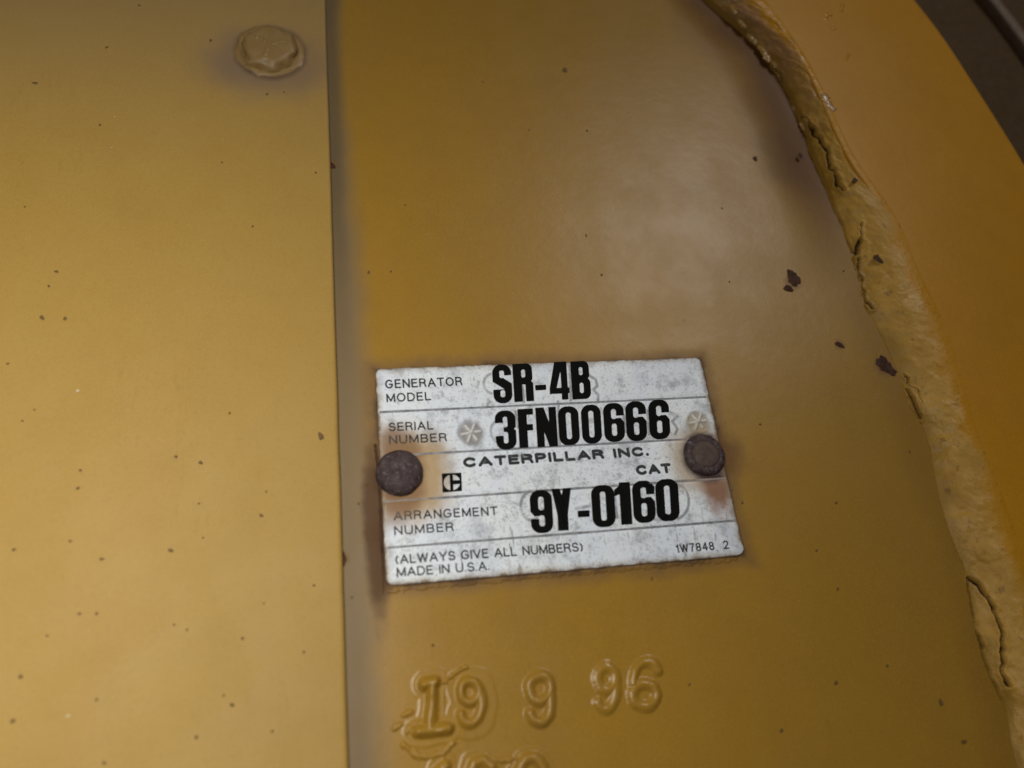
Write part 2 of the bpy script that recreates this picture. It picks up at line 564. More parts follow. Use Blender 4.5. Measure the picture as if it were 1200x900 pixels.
# rim ring with rolled outer edge
n, k = 300, 34
s = np.linspace(0, 1, n)
top = poly_interp(TOP, s)
outp = poly_interp(OUT, s)
verts = []
prof = [(-.036, -6.), (-.035, -.10), (-.02, -.03), (0., 0.)]
for q in np.linspace(.06, 1, 14):
    prof.append((q, -2.5 * q ** 2.2))
rolls = [(math.sin(a) * 1.8, -2.5 - 1.8 * (1 - math.cos(a))) for a in np.radians(np.linspace(10, 90, 8))]
dirn = (outp - top)
ln = np.hypot(dirn[:, 0], dirn[:, 1])[:, None]
rows = []
for q, dw in prof:
    p = top + dirn * q
    rows.append(np.concatenate([p, np.full((n, 1), HR + dw - .05)], 1))
for off, dw in rolls:
    p = outp + dirn / ln * off
    rows.append(np.concatenate([p, np.full((n, 1), HR + dw - .05)], 1))
for dw in (-12., -26.):
    p = outp + dirn / ln * 1.8
    rows.append(np.concatenate([p, np.full((n, 1), HR + dw)], 1))
G = np.stack(rows, 1)
G[..., 2] += .08 * (fbm(G[..., 0], G[..., 1], 24, 71, 3) - .5)
nk = G.shape[1]
# s runs downwards and rows outward, so flip winding
fr = grid_faces(n, nk)[:, ::-1]
rim = link('rim', uvw(G[..., 0], G[..., 1], G[..., 2]).reshape(-1, 3), fr, M_RIM, housing)
bead.data.flip_normals()

# small glossy bumps added high on the rim to catch glints
def blob(name, pts, hw, h, mat, parent, base=0., seed=0, res=.12, clip=-.03):
    """smooth raised relief grown round a polyline on the wall"""
    P = np.array(pts)
    pad = hw * 2
    u0, v0 = P.min(0) - pad
    u1, v1 = P.max(0) + pad
    n = max(8, int((u1 - u0) / res))
    k = max(8, int((v1 - v0) / res))
    u, v = np.meshgrid(np.linspace(u0, u1, n), np.linspace(v0, v1, k), indexing='ij')
    d = seg_d(u, v, P) + (fbm(u, v, max(.5, hw), seed, 2) - .5) * hw * 1.5
    hh = h * (1 - (d / hw) ** 2)
    hh = np.maximum(hh, -h)
    f = grid_faces(n, k)
    f = f[(hh.ravel()[f] > clip).any(1)]
    used = np.unique(f)
    remap = np.full(n * k, -1)
    remap[used] = np.arange(len(used))
    b = base(u, v) if callable(base) else base
    return link(name, uvw(u, v, hh + b).reshape(-1, 3)[used], remap[f], mat, parent)


_GX = (G.reshape(-1, 3) - C) @ R.T
_GPX, _GPY = 600 + F * _GX[:, 0] / -_GX[:, 2], 450 - F * _GX[:, 1] / -_GX[:, 2]
_GW = G.reshape(-1, 3)[:, 2]
for i, (pts, hw) in enumerate([([(968, 22), (973, 17)], .55), ([(986, 15), (988, 5)], .42), ([(985, 38), (989, 35)], .5), ([(992, 70), (995, 63)], .5), ([(976, 34), (978, 33)], .40)]):
    b_ = float(_GW[np.argmin((_GPX - pts[0][0]) ** 2 + (_GPY - pts[0][1]) ** 2)])
    blob('glint_bump', pxline(pts, b_), hw, .16, M_GLINT, housing, b_ - .02, 80 + i, .05, -.08)

# stamped digits: raised strokes on a low uneven pad
def digit(name, strokes, hw, h, pad_w, pad_h, seed, sink=0.):
    pls = [pxline(s_) for s_ in strokes]
    A = np.concatenate(pls)
    m_ = pad_w + 1.2
    u0, v0 = A.min(0) - m_
    u1, v1 = A.max(0) + m_
    r = .09
    n, k = int((u1 - u0) / r), int((v1 - v0) / r)
    u, v = np.meshgrid(np.linspace(u0, u1, n), np.linspace(v0, v1, k), indexing='ij')
    ju = u + (fbm(u, v, 2.6, seed, 2) - .5) * .55
    jv = v + (fbm(u, v, 2.6, seed + 5, 2) - .5) * .55
    d = np.min([seg_d(ju, jv, p) for p in pls], 0)
    soft = .75 + .5 * fbm(u, v, 3.0, seed + 9, 2)
    strk = 1.25 * h * soft * np.cos(np.pi / 2 * np.clip(d / (hw * 1.45), 0, 1)) ** 1.5
    pw = pad_w * (.72 + .56 * fbm(u, v, 4.0, seed + 12, 2))
    pad = pad_h * sstep(pw, pw * .72, d)
    lip = pad_h * .10 * np.exp(-((d - pw * .80) / .38) ** 2)
    dip = -.10 * pad_h * np.exp(-((d - hw * 1.75) / .45) ** 2)
    hh = strk + pad + lip + dip * (d < pw) - .035
    hh = np.maximum(hh, -.2)
    f = grid_faces(n, k)
    f = f[(hh.ravel()[f] > -.03).any(1)]
    used = np.unique(f)
    remap = np.full(n * k, -1)
    remap[used] = np.arange(len(used))
    V_ = uvw(u, v, hh + wall_h(u, v)).reshape(-1, 3)[used]
    return link(name, V_, remap[f], M_DIGIT, housing)


digit('stamped_digit', [[(496, 802), (510, 799)], [(507, 801), (504, 853)], [(491, 856), (525, 853)]], .85, .95, 2.6, .13, 101)
digit('stamped_digit', [circ(551, 810, 11, 12.5), circ(551, 825, 14, 23, 30, -150, 16)], .72, .62, 3.0, .12, 121)
digit('stamped_digit', [circ(632, 806, 13, 15), circ(632, 822, 14, 24, 25, -145, 16)], .80, .55, 1.8, .04, 141)
digit('stamped_digit', [circ(711, 795, 11, 14), circ(710, 809, 12, 22, 20, -140, 14)], .85, .40, 1.8, .03, 161)
digit('stamped_digit', [circ(755, 815, 14, 14), circ(757, 797, 15, 21, 190, 30, 14)], .85, .45, 1.8, .03, 181)
digit('stamped_digit', [[(513, 903), (522, 897)], [(520, 899), (518, 950)], [(506, 952), (532, 949)]], .8, .7, 2.3, .1, 201)
digit('stamped_digit', [[(576, 898), (566, 890), (555, 895), (549, 910), (549, 930)], circ(562, 934, 13, 14)], .8, .6, 2.2, .1, 221)
digit('stamped_digit', [circ(622, 916, 17, 28)], .85, .6, 2.2, .1, 241)
# ragged weld spatter left of the first digit
for i, pts in enumerate([[(463, 853), (471, 850)], [(476, 858), (480, 852), (484, 857)], [(488, 852), (492, 848), (497, 852)], [(474, 838), (482, 834)]]):
    o = blob('weld_spatter', pxline(pts), .5, .32, M_WALL, housing, 0., 260 + i, .07)
o = blob('weld_spatter', pxline([(474, 874), (486, 884), (503, 888), (520, 882), (531, 871)]), .55, .32, M_WALL, housing, 0., 270, .1)
o = blob('weld_spatter', pxline([(519, 800), (530, 792), (540, 785), (546, 782)]), .42, .38, M_WALL, housing, 0., 271, .1)
o = blob('weld_spatter', pxline([(577, 890), (590, 891), (603, 889)]), .4, .3, M_WALL, housing, 0., 272, .1)
# paint lip under the plate and cracked paint at its lower left corner
o = blob('paint_ridge', pxline([(456, 692), (520, 685), (620, 676), (720, 667), (860, 655)]), .55, .16, M_WALL, housing, 0., 274, .16)


_bu, _bv, _bw = U.ravel().copy(), V.ravel().copy(), H.ravel().copy()
_X = (np.stack([_bu, _bv, _bw], -1) - C) @ R.T
_BX, _BY = 600 + F * _X[:, 0] / -_X[:, 2], 450 - F * _X[:, 1] / -_X[:, 2]


def bead_w(px, py):
    return float(_bw[np.argmin((_BX - px) ** 2 + (_BY - py) ** 2)])


for i, (pts, hw) in enumerate([([(857, 8), (862, 14)], .5), ([(866, 22), (873, 31)], .45), ([(879, 41), (886, 49)], .6), ([(893, 56), (902, 68)], .8), ([(906, 72), (909, 77)], .4), ([(912, 84), (916, 90)], .4),
                               ([(941, 144), (944, 150)], .55), ([(966, 112), (975, 126)], .9), ([(930, 124), (934, 132)], .3)]):
    b_ = bead_w(*pts[0])
    blob('glint_bump', pxline(pts, b_), hw, .22, M_GLOSS, housing, b_ - .04, 500 + i, .07, -.2)  # glossy bumps added on the bead crest to make glints


def chip(name, px, py, rx, ry, ang, mat, parent, base=0., seed=0, h=.10, lobes=.30):
    if base == 'bead':
        base = max(.12, bead_w(px, py))
    c = at(px, py, base)
    rs = np.random.RandomState(seed)
    nn = 28
    ph = rs.rand(3) * 6.28
    sc = .155
    pts = []
    for ring, hh in ((1., -.02), (.8, h * .7), (.4, h)):
        for i in range(nn):
            a = 2 * math.pi * i / nn
            r_ = ring * (1 + lobes * (.5 * math.sin(2 * a + ph[0]) + .35 * math.sin(3 * a + ph[1]) + .3 * math.sin(5 * a + ph[2]) + .25 * math.sin(9 * a + ph[0] * 2)))
            x, y = rx * sc * r_ * math.cos(a), ry * sc * r_ * math.sin(a)
            ca, sa = math.cos(ang), math.sin(ang)
            pts.append((c[0] + x * ca - y * sa, c[1] + x * sa + y * ca, base + hh * (1 if ring < 1 else 1)))
    pts.append((c[0], c[1], base + h * .8))
    f = []
    for r_ in range(2):
        for i in range(nn):
            j = (i + 1) % nn
            f.append((r_ * nn + i, r_ * nn + j, (r_ + 1) * nn + j, (r_ + 1) * nn + i))
    for i in range(nn):
        f.append((2 * nn + i, 2 * nn + (i + 1) % nn, 3 * nn))
    if parent == 'raw':
        return pts, f
    P = np.array(pts)
    return link(name, uvw(P[:, 0], P[:, 1], P[:, 2]), f, mat, parent)


for i, (x, y, rx, ry, a, mt, b) in enumerate([(930, 326, 9, 13, -.2, M_CHIP, .1), (924, 338, 6, 6, 0, M_CRACK, .1), (1037, 428, 11, 13, .3, M_CHIP, 'bead'), (1046, 436, 7, 5, .3, M_CHIP, 'bead'), (1032, 303, 9, 8, 0, M_CRACK, 'bead'),
                                              (400, 655, 5, 8, .3, M_CHIP, .1), (1003, 210, 8, 4, .7, M_CHIP, 'bead'), (984, 404, 6, 4, -.5, M_CHIP, .1), (938, 182, 4, 4, 0, M_CHIP, .1), (885, 186, 4, 4, 0, M_CHIP, .1),
                                              (662, 82, 4, 4, 0, M_SPECK, .1), (389, 194, 4, 5, 0, M_CHIP, .1)]):
    chip('rust_spot', x, y, rx, ry, a, mt, housing, b, 300 + i, .05)

# crack in the old paint running down from the plate's left edge
pl = [(443, 520), (447, 560), (450, 620), (452, 660), (453, 697)]
for i in range(1):
    P = pxline(pl)
    jit = np.random.RandomState(5)
    V_, F_ = [], []
    Q = poly_interp(P, np.linspace(0, 1, 60))
    for j, (x, y) in enumerate(Q):
        wdt = .22 * (1 - (j / 59) ** 4) * (.6 + .8 * jit.rand()) + .03
        V_ += [(x - .5 - wdt, y, .05), (x - .5 + wdt, y, .05)]
        if j:
            F_.append((2 * j - 2, 2 * j, 2 * j + 1, 2 * j - 1))
    V_ = np.array(V_)
    link('paint_crack', uvw(V_[:, 0], V_[:, 1], V_[:, 2]), F_, M_CRACK, housing)


def specks(name, lst, mat, parent, base, h=.02):
    V_, F_ = [], []
    for i, (x, y, rx, ry, a) in enumerate(lst):
        p, f = chip('', x, y, rx * .70, ry * .66, a, None, 'raw', base, 400 + i, h, .3)
        o_ = len(V_)
        V_ += p
        F_ += [tuple(q + o_ for q in t_) for t_ in f]
    V_ = np.array(V_)
    o = link(name, uvw(V_[:, 0], V_[:, 1], V_[:, 2]), F_, mat, parent)
    o['kind'] = 'stuff'
    return o


specks('dirt_specks', [(705, 322, 2.4, 2.4, 0), (688, 153, 2.4, 2.4, 0), (432, 319, 2, 3.5, 0), (458, 318, 1.6, 2, 0), (846, 244, 2.2, 2.2, 0), (687, 276, 1.8, 4, .1), (764, 678, 1.8, 3, 0), (870, 589, 2, 2.4, 0),
                       (1066, 529, 1.4, 3, 0), (980, 589, 2.2, 2.2, 0), (982, 690, 2.2, 2.2, 0), (957, 645, 2, 2, 0), (1130, 869, 4.5, 2.8, -.2), (1103, 823, 3.4, 5, 0), (980, 800, 3.2, 3.2, 0), (916, 856, 2.6, 3.2, 0),
                       (1040, 780, 2, 2.4, .4), (808, 802, 2, 2, 0), (507, 756, 2, 2, 0), (891, 497, 2, 2.2, 0), (989, 317, 1.8, 1.8, 0), (855, 330, 1.6, 2, 0), (620, 152, 1.6, 2, .4), (566, 96, 2, 2, 0), (475, 240, 1.8, 2, 0),
                       (842, 500, 3, 4, 0), (838, 489, 2.4, 2.6, 0), (430, 566, 2.4, 2.6, 0), (420, 590, 1.8, 2, 0), (412, 700, 1.8, 2, 0),], M_SPECK, housing, .12)

# ------------------------------------------------------------------ cover panel
PT = .95
panel = thing('cover_panel', 'flat dusty yellow cover panel with a painted-over bolt near its straight edge', 'panel')
u0, u1 = -230., EDGE_U
n, k = 190, 220
ul = np.concatenate([np.linspace(u0, u1 - 1.2, n - 8), u1 - .45 + .45 * np.sin(np.radians(np.linspace(-90, 0, 2)))[:0], u1 - np.array([.95, .75, .58, .42, .28, .15, .05, .0])])
n = len(ul)
uu, vv = np.meshgrid(ul, np.linspace(-115, 215, k), indexing='ij')
hh = PT + .22 * (fbm(uu, vv, 60, 81, 2) - .5) * sstep(u1, u1 - 25, uu)
e = np.clip((uu - (u1 - .75)) / .75, 0, 1)
hh = hh - .60 * (1 - np.sqrt(np.clip(1 - e ** 2, 0, 1)))
un = uu + .30 * (fbm(vv, vv * 0, 18, 83, 3) - .5) * (uu > u1 - 2)
top_v = uvw(un, vv, hh).reshape(-1, 3)
f = grid_faces(n, k)
# side and back so the sheet has thickness
side = uvw(un[-1] + .02, vv[-1], np.full(k, -.15))
allv = np.concatenate([top_v, side])
b0 = (n - 1) * k
sf = np.stack([np.arange(k - 1) + b0, np.arange(k - 1) + n * k, np.arange(k - 1) + n * k + 1, np.arange(k - 1) + b0 + 1], -1)
sheet = link('panel_sheet', allv, np.concatenate([f, sf]), M_PANEL, panel)

# bolt: washer flange, hexagonal head thick with paint, raised grade marks
def lathe(name, prof, cx, cy, base, mat, parent, nn=48, jit=0., seed=0, hexa=0.):
    V_, F_ = [], []
    for j, (r, h) in enumerate(prof):
        for i in range(nn):
            a = 2 * math.pi * i / nn
            rr = r
            if hexa:
                am = (a + .35) % (math.pi / 3) - math.pi / 6
                hexr = r * math.cos(math.pi / 6) / math.cos(am)
                rr = r * (1 - hexa) + hexr * hexa
            x, y = rr * math.cos(a), rr * math.sin(a)
            q = jit * float(fbm(np.array(x + 3 * seed), np.array(y + j), 2.0, seed, 2) - .5)
            V_.append((cx + x * (1 + q * .3), cy + y * (1 + q * .3), base + h + q))
            if j:
                i2 = (i + 1) % nn
                F_.append(((j - 1) * nn + i, (j - 1) * nn + i2, j * nn + i2, j * nn + i))
    V_.append((cx, cy, base + prof[-1][1]))
    c_ = len(V_) - 1
    for i in range(nn):
        F_.append(((len(prof) - 1) * nn + i, (len(prof) - 1) * nn + (i + 1) % nn, c_))
    V_ = np.array(V_)
    return link(name, uvw(V_[:, 0], V_[:, 1], V_[:, 2]), F_, mat, parent)


bu, bv = P_BOLT
bolt = lathe('bolt', [(7.4, -.05), (6.9, .20), (6.5, .42), (6.0, .52), (5.6, .40), (5.45, .35)], bu, bv, PT - .12, M_BOLT, panel, 56, .45, 91)
lathe('bolt_head', [(6.3, .2), (5.9, 1.0), (5.6, 1.5), (5.1, 1.95), (4.4, 2.1), (3.6, 2.05), (2.0, 1.95), (1., 1.9)], bu, bv, PT, M_BOLT, bolt, 60, .75, 92, .75)
for a in (.3, 2.4, 4.5):
    c_, s_ = math.cos(a), math.sin(a)
    blob('grade_mark', [(bu + 1.3 * c_, bv + 1.3 * s_), (bu + 3.4 * c_, bv + 3.4 * s_)], .6, .28, M_BOLT, bolt, PT + 1.95, 93, .1)

specks('dirt_specks', [(49, 372, 5, 2.6, -.8), (76, 373, 3, 3, 0), (66, 318, 3, 2.4, -.5), (41, 97, 4, 3, -.3), (117, 146, 2, 2, 0), (247, 47, 2.6, 2.6, 0), (313, 110, 2.4, 2.6, 0), (376, 511, 4.5, 6.5, .5), (235, 542, 2.6, 3.4, .5),
                       (206, 535, 2, 2.6, .4), (269, 484, 1.8, 2, 0), (370, 202, 2, 2, 0), (296, 265, 1.8, 1.8, 0), (94, 551, 2.2, 2, 0), (91, 572, 2.6, 2, .3), (119, 655, 3, 2.2, -.3), (82, 634, 2, 2, 0), (200, 645, 4, 2.6, -.6),
                       (306, 604, 3, 2.4, -.6), (368, 686, 1.6, 2, 0), (93, 719, 2.4, 2, 0), (113, 719, 2.2, 2, 0), (284, 748, 1.8, 2.6, .4), (272, 826, 2.8, 2.6, -.3), (262, 815, 1.6, 1.6, 0), (24, 793, 3, 2.4, -.3), (15, 845, 3.6, 2.6, .3),
                       (113, 820, 2, 2, 0), (230, 864, 2.4, 2.4, 0), (122, 894, 2.2, 2.2, 0), (319, 857, 1.8, 1.8, 0), (16, 644, 2.6, 2, 0), (219, 738, 1.6, 1.8, 0), (204, 732, 1.8, 1.6, 0), (55, 745, 1.8, 1.4, 0), (309, 707, 1.2, 1.4, 0),
                       (29, 242, 1.4, 1.4, 0), (57, 335, 2, 2, 0), (9, 426, 2, 1.8, 0), (312, 576, 1.6, 1.6, 0), (233, 590, 1.6, 1.6, 0), (125, 55, 3, 1.6, .3), (163, 6, 2.2, 2.2, 0), (260, 190, 1.6, 1.6, 0), (333, 108, 1.8, 1.6, 0),
                       (356, 764, 1.6, 1.8, 0), (238, 630, 1.4, 1.6, .4), (40, 480, 1.4, 1.4, 0), (26, 493, 1.6, 1.4, 0)], M_SPECK, panel, PT + .10)
specks('paint_flecks', [(91, 458, 3, 2.4, .4), (80, 839, 3, 1.6, .2), (131, 173, 1.4, 1.4, 0), (134, 137, 1.4, 1.2, 0)], M_PALE, panel, PT + .10)

# ------------------------------------------------------------------ nameplate
plate = thing('nameplate', 'worn white metal generator nameplate held by two rusty rivets', 'nameplate')
PB = .45      # plate face above the wall
RULES = [((444, 483), (829, 465)), ((447, 534.5), (840, 512.5)), ((449, 588), (852, 560)), ((453, 642), (863, 610))]


def plate_h(u, v):
    u = np.asarray(u, float)
    v = np.asarray(v, float)
    h = PB + .16 * (fbm(u, v, 20, 301, 2) - .5) + .05 * (fbm(u, v, 4, 305, 2) - .5)
    # shallow rolled dividing grooves
    for a, b in RULES:
        d = seg_d(u, v, pxline([a, b], PB))
        h = h - .05 * sstep(.7, .1, d)
    # ghosts of the older stamped characters: rims of the struck pads
    for pts, wd, hh in GHOST:
        d = seg_d(u, v, pts)
        h = h + hh * np.exp(-(d / wd) ** 2)
    for (pu, pv, pr) in DISHES:
        r = np.hypot(u - pu, v - pv)
        h = h - .14 * sstep(pr, pr * .8, r) + .05 * np.exp(-((r - pr) / .3) ** 2)
    # slight lifting at the lower right corner and dishing round the rivets
    for (ru, rv) in RIV:
        h = h - .20 * sstep(7, 3, np.hypot(u - ru, v - rv))
    h = h + .35 * sstep(16, 0, np.hypot(u - 32, v + 19.7)) ** 2
    return h


def gl(pts, wd=.24, hh=.15):
    return (pxline(pts, PB), wd, hh)


GHOST = [gl(circ(578, 449, 12, 12, 110, 255)), gl([(690, 440), (697, 444), (699, 452), (694, 456), (700, 462), (700, 470)]), gl([(560, 447), (558, 453)], .2, .05),
         gl([(573, 470), (570, 474)], .3, .06), gl(circ(583, 505, 9, 12, 60, 280)), gl([(785, 482), (793, 487), (787, 493), (793, 502), (790, 508)], .25, .10),
         gl(circ(622, 592, 13, 17, 70, 300)), gl([(649, 578), (656, 595), (660, 612)]), gl([(653, 577), (660, 592)]), gl([(674, 595), (690, 592)], .4, .16), gl(circ(791, 587, 15, 20, -80, 80)),
         gl([(714, 570), (720, 585), (722, 605)]), gl([(736, 572), (739, 612)]), gl(circ(758, 585, 14, 17, -40, 120)), gl(circ(770, 598, 13, 10, 180, 330)),
         gl(circ(663, 500, 14, 20, 60, 120), .22, .08), gl([(603, 482), (606, 500)]), gl([(653, 470), (655, 522)], .2, .07), gl([(730, 486), (733, 505)], .2, .07), gl([(758, 480), (760, 508)], .2, .07),
         gl([(611, 452), (613, 470)]), gl([(667, 428), (668, 468)], .2, .08)]
for (cx, cy, rr) in ((552, 507, 10.5), (818, 494, 9)):
    for a in (10, 70, 130):
        ca, sa = math.cos(math.radians(a)), math.sin(math.radians(a))
        GHOST.append(gl([(cx - rr * ca, cy + rr * sa), (cx + rr * ca, cy - rr * sa)], .33, .30))
DISHES = [(*at(552, 507, PB), 2.6), (*at(818, 494, PB), 2.2)]

n, k = 430, 270
uu, vv = np.meshgrid(np.linspace(-PW / 2, PW / 2, n), np.linspace(-PH / 2, PH / 2, k), indexing='ij')
# rounded corners and slightly bitten edges
cr = 1.4
cx_, cy_ = PW / 2 - cr, PH / 2 - cr
ex, ey = np.abs(uu) - cx_, np.abs(vv) - cy_
inc = (ex > 0) & (ey > 0)
rr = np.hypot(np.maximum(ex, 0), np.maximum(ey, 0)) + 1e-9
mxn = np.maximum(np.maximum(ex, ey), 1e-9)
sc = np.where(inc, mxn / rr, 1)
pu = np.where(inc, np.sign(uu) * (cx_ + ex * sc), uu)
pv = np.where(inc, np.sign(vv) * (cy_ + ey * sc), vv)
edg = sstep(1.2, 0, np.minimum(PW / 2 - np.abs(uu), PH / 2 - np.abs(vv)))
pu = pu + edg * .16 * (fbm(uu, vv, 1.5, 311, 2) - .5)
pv = pv + edg * .22 * (fbm(uu, vv, 1.5, 315, 2) - .5)
ph = plate_h(pu, pv) - .06 * edg ** 3
topv = uvw(pu, pv, ph).reshape(-1, 3)
f = grid_faces(n, k)
idx = np.arange(n * k).reshape(n, k)
loop = np.concatenate([idx[:, 0], idx[-1, 1:], idx[-2::-1, -1], idx[0, -2:0:-1]])
sk = topv[loop].copy()
sk[:, 1] = -.00001
nb = len(topv)
m2 = np.arange(len(loop))
j2 = (m2 + 1) % len(loop)
sf = np.stack([loop[j2], loop[m2], nb + m2, nb + j2], -1)
pso = link('plate_sheet', np.concatenate([topv, sk]), np.concatenate([f, sf]), M_PLATE, plate)

dirt = np.zeros_like(uu)
for pts, wd, hh in GHOST:
    if hh < .25:
        d = seg_d(pu - .12, pv + .12, pts)
        dirt = np.maximum(dirt, np.exp(-((d - .12) / .16) ** 2))
star = np.zeros_like(uu)
for pts, wd, hh in GHOST:
    if hh > .25:
        star = np.maximum(star, np.exp(-(seg_d(pu, pv, pts) / .26) ** 2))
at2 = pso.data.attributes.new('star', 'FLOAT', 'POINT')
at2.data.foreach_set('value', np.concatenate([star.ravel(), np.zeros(len(sk))]))
at_ = pso.data.attributes.new('dirt', 'FLOAT', 'POINT')
at_.data.foreach_set('value', np.concatenate([dirt.ravel(), np.zeros(len(sk))]))

# rivets
for i, (ru, rv) in enumerate(RIV):
    base = PB - .18
    if i == 0:
        pr = [(4.15, -.1), (4.1, .5), (3.8, 1.1), (3.2, 1.6), (2.4, 2.0), (1.4, 2.2), (.6, 2.25)]
        rv_ = lathe('rivet', pr, ru, rv, base, M_RIVET, plate, 48, .22, 321)
        rv_['label'] = 'domed dark purple-brown rusty rivet'
    else:
        pr = [(4.1, -.1), (4.0, .3), (3.6, .75), (3.0, .95), (2.7, .85), (2.55, .8)]
        rv_ = lathe('rivet', pr, ru, rv, base, M_RIVET, plate, 48, .25, 331)
        rv_['label'] = 'flattened rusty rivet with a paler worn cap'
        lathe('rivet_cap', [(2.7, .6), (2.6, 1.0), (2.2, 1.2), (1.2, 1.28), (.5, 1.3)], ru, rv, base, M_RIVET_CAP, rv_, 40, .2, 335)

# ruled lines
for a, b in RULES:
    P = pxline([a, b], PB)
    N = 160
    q = P[0] + (P[1] - P[0]) * np.linspace(.002, .996, N)[:, None]
    d_ = (P[1] - P[0]) / np.hypot(*(P[1] - P[0]))
    nx = np.array([-d_[1], d_[0]])
    wd = .19 * (.75 + .7 * fbm(q[:, 0], q[:, 1], 3, 341, 3))[:, None]
    lo, hi = q - nx * wd, q + nx * wd
    V_ = np.concatenate([uvw(lo[:, 0], lo[:, 1], plate_h(lo[:, 0], lo[:, 1]) + .03), uvw(hi[:, 0], hi[:, 1], plate_h(hi[:, 0], hi[:, 1]) + .03)])
    i_ = np.arange(N - 1)
    link('ruled_line', V_, np.stack([i_, i_ + 1, i_ + 1 + N, i_ + N], -1), M_INKB, plate)


# --- lettering cut from distance fields (heavy condensed characters)
def rrect(x, y, x0, x1, y0, y1, r):
    r = min(r, (x1 - x0) / 2 - 1e-4, (y1 - y0) / 2 - 1e-4)
    dx = np.abs(x - (x0 + x1) / 2) - (x1 - x0) / 2 + r
    dy = np.abs(y - (y0 + y1) / 2) - (y1 - y0) / 2 + r
    return np.hypot(np.maximum(dx, 0), np.maximum(dy, 0)) + np.minimum(np.maximum(dx, dy), 0) - r


def rect(x, y, x0, x1, y0, y1):
    return rrect(x, y, x0, x1, y0, y1, 0.002)


def cpoly(x, y, pts):
    """convex polygon, any winding"""
    P = np.array(pts, float)
    A = 0
    for i in range(len(P)):
        a, b = P[i], P[(i + 1) % len(P)]
        A += a[0] * b[1] - a[1] * b[0]
    if A < 0:
        P = P[::-1]
    d = np.full(np.shape(x), -1e9)
    for i in range(len(P)):
        a, b = P[i], P[(i + 1) % len(P)]
        e_ = b - a
        l_ = np.hypot(*e_)
        d = np.maximum(d, ((x - a[0]) * e_[1] - (y - a[1]) * e_[0]) / l_)
    return d


def U_(*a):
    return np.minimum.reduce(a)


def sub(a, *b):
    for q in b:
        a = np.maximum(a, -q)
    return a


def body(x, y):
    return rrect(x, y, -.5, .5, -.5, .5, .30)


# glyph box: x in -.5...5 across the measured width, y in -.5...5 of the measured height; the x axis is squeezed, so
# distance fields are evaluated in height units with half width a
def g0(x, y, a):
    return sub(rrect(x, y, -a, a, -.5, .5, .22), rrect(x, y, -.065, .065, -.345, .345, .06))


def g6(x, y, a):
    o = rrect(x, y, -a, a, -.5, .5, .22)
    o = sub(o, rrect(x, y, -.065, .065, -.345, -.03, .06), rrect(x, y, -.065, .065, .085, .345, .06), rect(x, y, .0, a + .1, .105, .17))
    return sub(o, cpoly(x, y, [(a + .01, .12), (a + .01, -.02), (a - .10, .12)]))


def g9(x, y, a):
    return g6(-x, -y, a)


def g3(x, y, a):
    o = rrect(x, y, -a, a, -.5, .5, .22)
    o = sub(o, rrect(x, y, -.06, .055, .075, .345, .05), rrect(x, y, -.06, .055, -.345, -.05, .05), rect(x, y, -a - .1, -.06, -.145, .19))
    o = sub(o, rect(x, y, -.09, 0, .07, .12), rect(x, y, -.09, 0, -.12, -.05), rect(x, y, -.1, -.05, -.14, .18))
    return sub(o, cpoly(x, y, [(a + .02, .075), (a + .02, -.035), (a - .055, .02)]))


def gS(x, y, a):
    o = rrect(x, y, -a, a, -.5, .5, .22)
    o = sub(o, rrect(x, y, -.06, .06, .15, .345, .05), rrect(x, y, -.06, .06, -.345, -.16, .05))
    o = sub(o, cpoly(x, y, [(.0, .215), (a + .1, .215), (a + .1, -.06), (a - .03, .02), (.06, .13), (-.055, .215)]))
    o = sub(o, cpoly(x, y, [(.0, -.14), (-a - .1, -.14), (-a - .1, .12), (-a + .03, .045), (-.06, -.06), (.055, -.14)]))
    return o


def gR(x, y, a):
    o = U_(rect(x, y, -a, 0, -.5, .5), rrect(x, y, -a, a - .01, -.03, .5, .16), rrect(x, y, -a, a, -.62, .06, .12))
    o = np.maximum(o, rect(x, y, -a, a, -.5, .5))
    o = sub(o, rrect(x, y, -.04, .065, .13, .345, .05), rect(x, y, -.04, .055, -.6, -.05))
    return sub(o, cpoly(x, y, [(a + .02, .06), (a + .02, -.02), (a - .05, .02)]))


def gB(x, y, a):
    o = U_(rect(x, y, -a, 0, -.5, .5), rrect(x, y, -a, a - .02, -.02, .5, .16), rrect(x, y, -a, a, -.5, .07, .16))
    return sub(o, rrect(x, y, -.04, .06, .13, .345, .05), rrect(x, y, -.04, .065, -.345, -.07, .05))


def g4(x, y, a):
    o = U_(rect(x, y, .08 - .03, .22, -.5, .5), cpoly(x, y, [(-.10, .5), (.10, .5), (.10, -.33), (-a, -.33), (-a, -.19)]), rect(x, y, -a, a, -.335, -.185))
    return sub(o, cpoly(x, y, [(.052, .27), (.052, -.185), (-.075, -.185)]))


def gF(x, y, a):
    return U_(rect(x, y, -a, .03, -.5, .5), rect(x, y, -a, a, .345, .5), rect(x, y, -a, a - .02, -.06, .10))


def gN(x, y, a):
    return U_(rect(x, y, -a, -a + .19, -.5, .5), rect(x, y, a - .19, a, -.5, .5), cpoly(x, y, [(-a, .5), (-a + .21, .5), (a, -.5), (a - .21, -.5)]))


def gY(x, y, a):
    return U_(rect(x, y, -.125, .125, -.5, -.02), cpoly(x, y, [(-a, .5), (-.035, .5), (.11, -.12), (-.125, -.12)]),
              cpoly(x, y, [(a, .5), (.045, .5), (-.11, -.12), (.125, -.12)]))


def g1(x, y, a):
    return U_(rect(x, y, a - .26, a, -.5, .5), cpoly(x, y, [(-a, .18), (-a, .33), (a - .16, .5), (a - .16, .26)]))


def gdash(x, y, a):
    return rect(x, y, -a, a, -.5, .5)


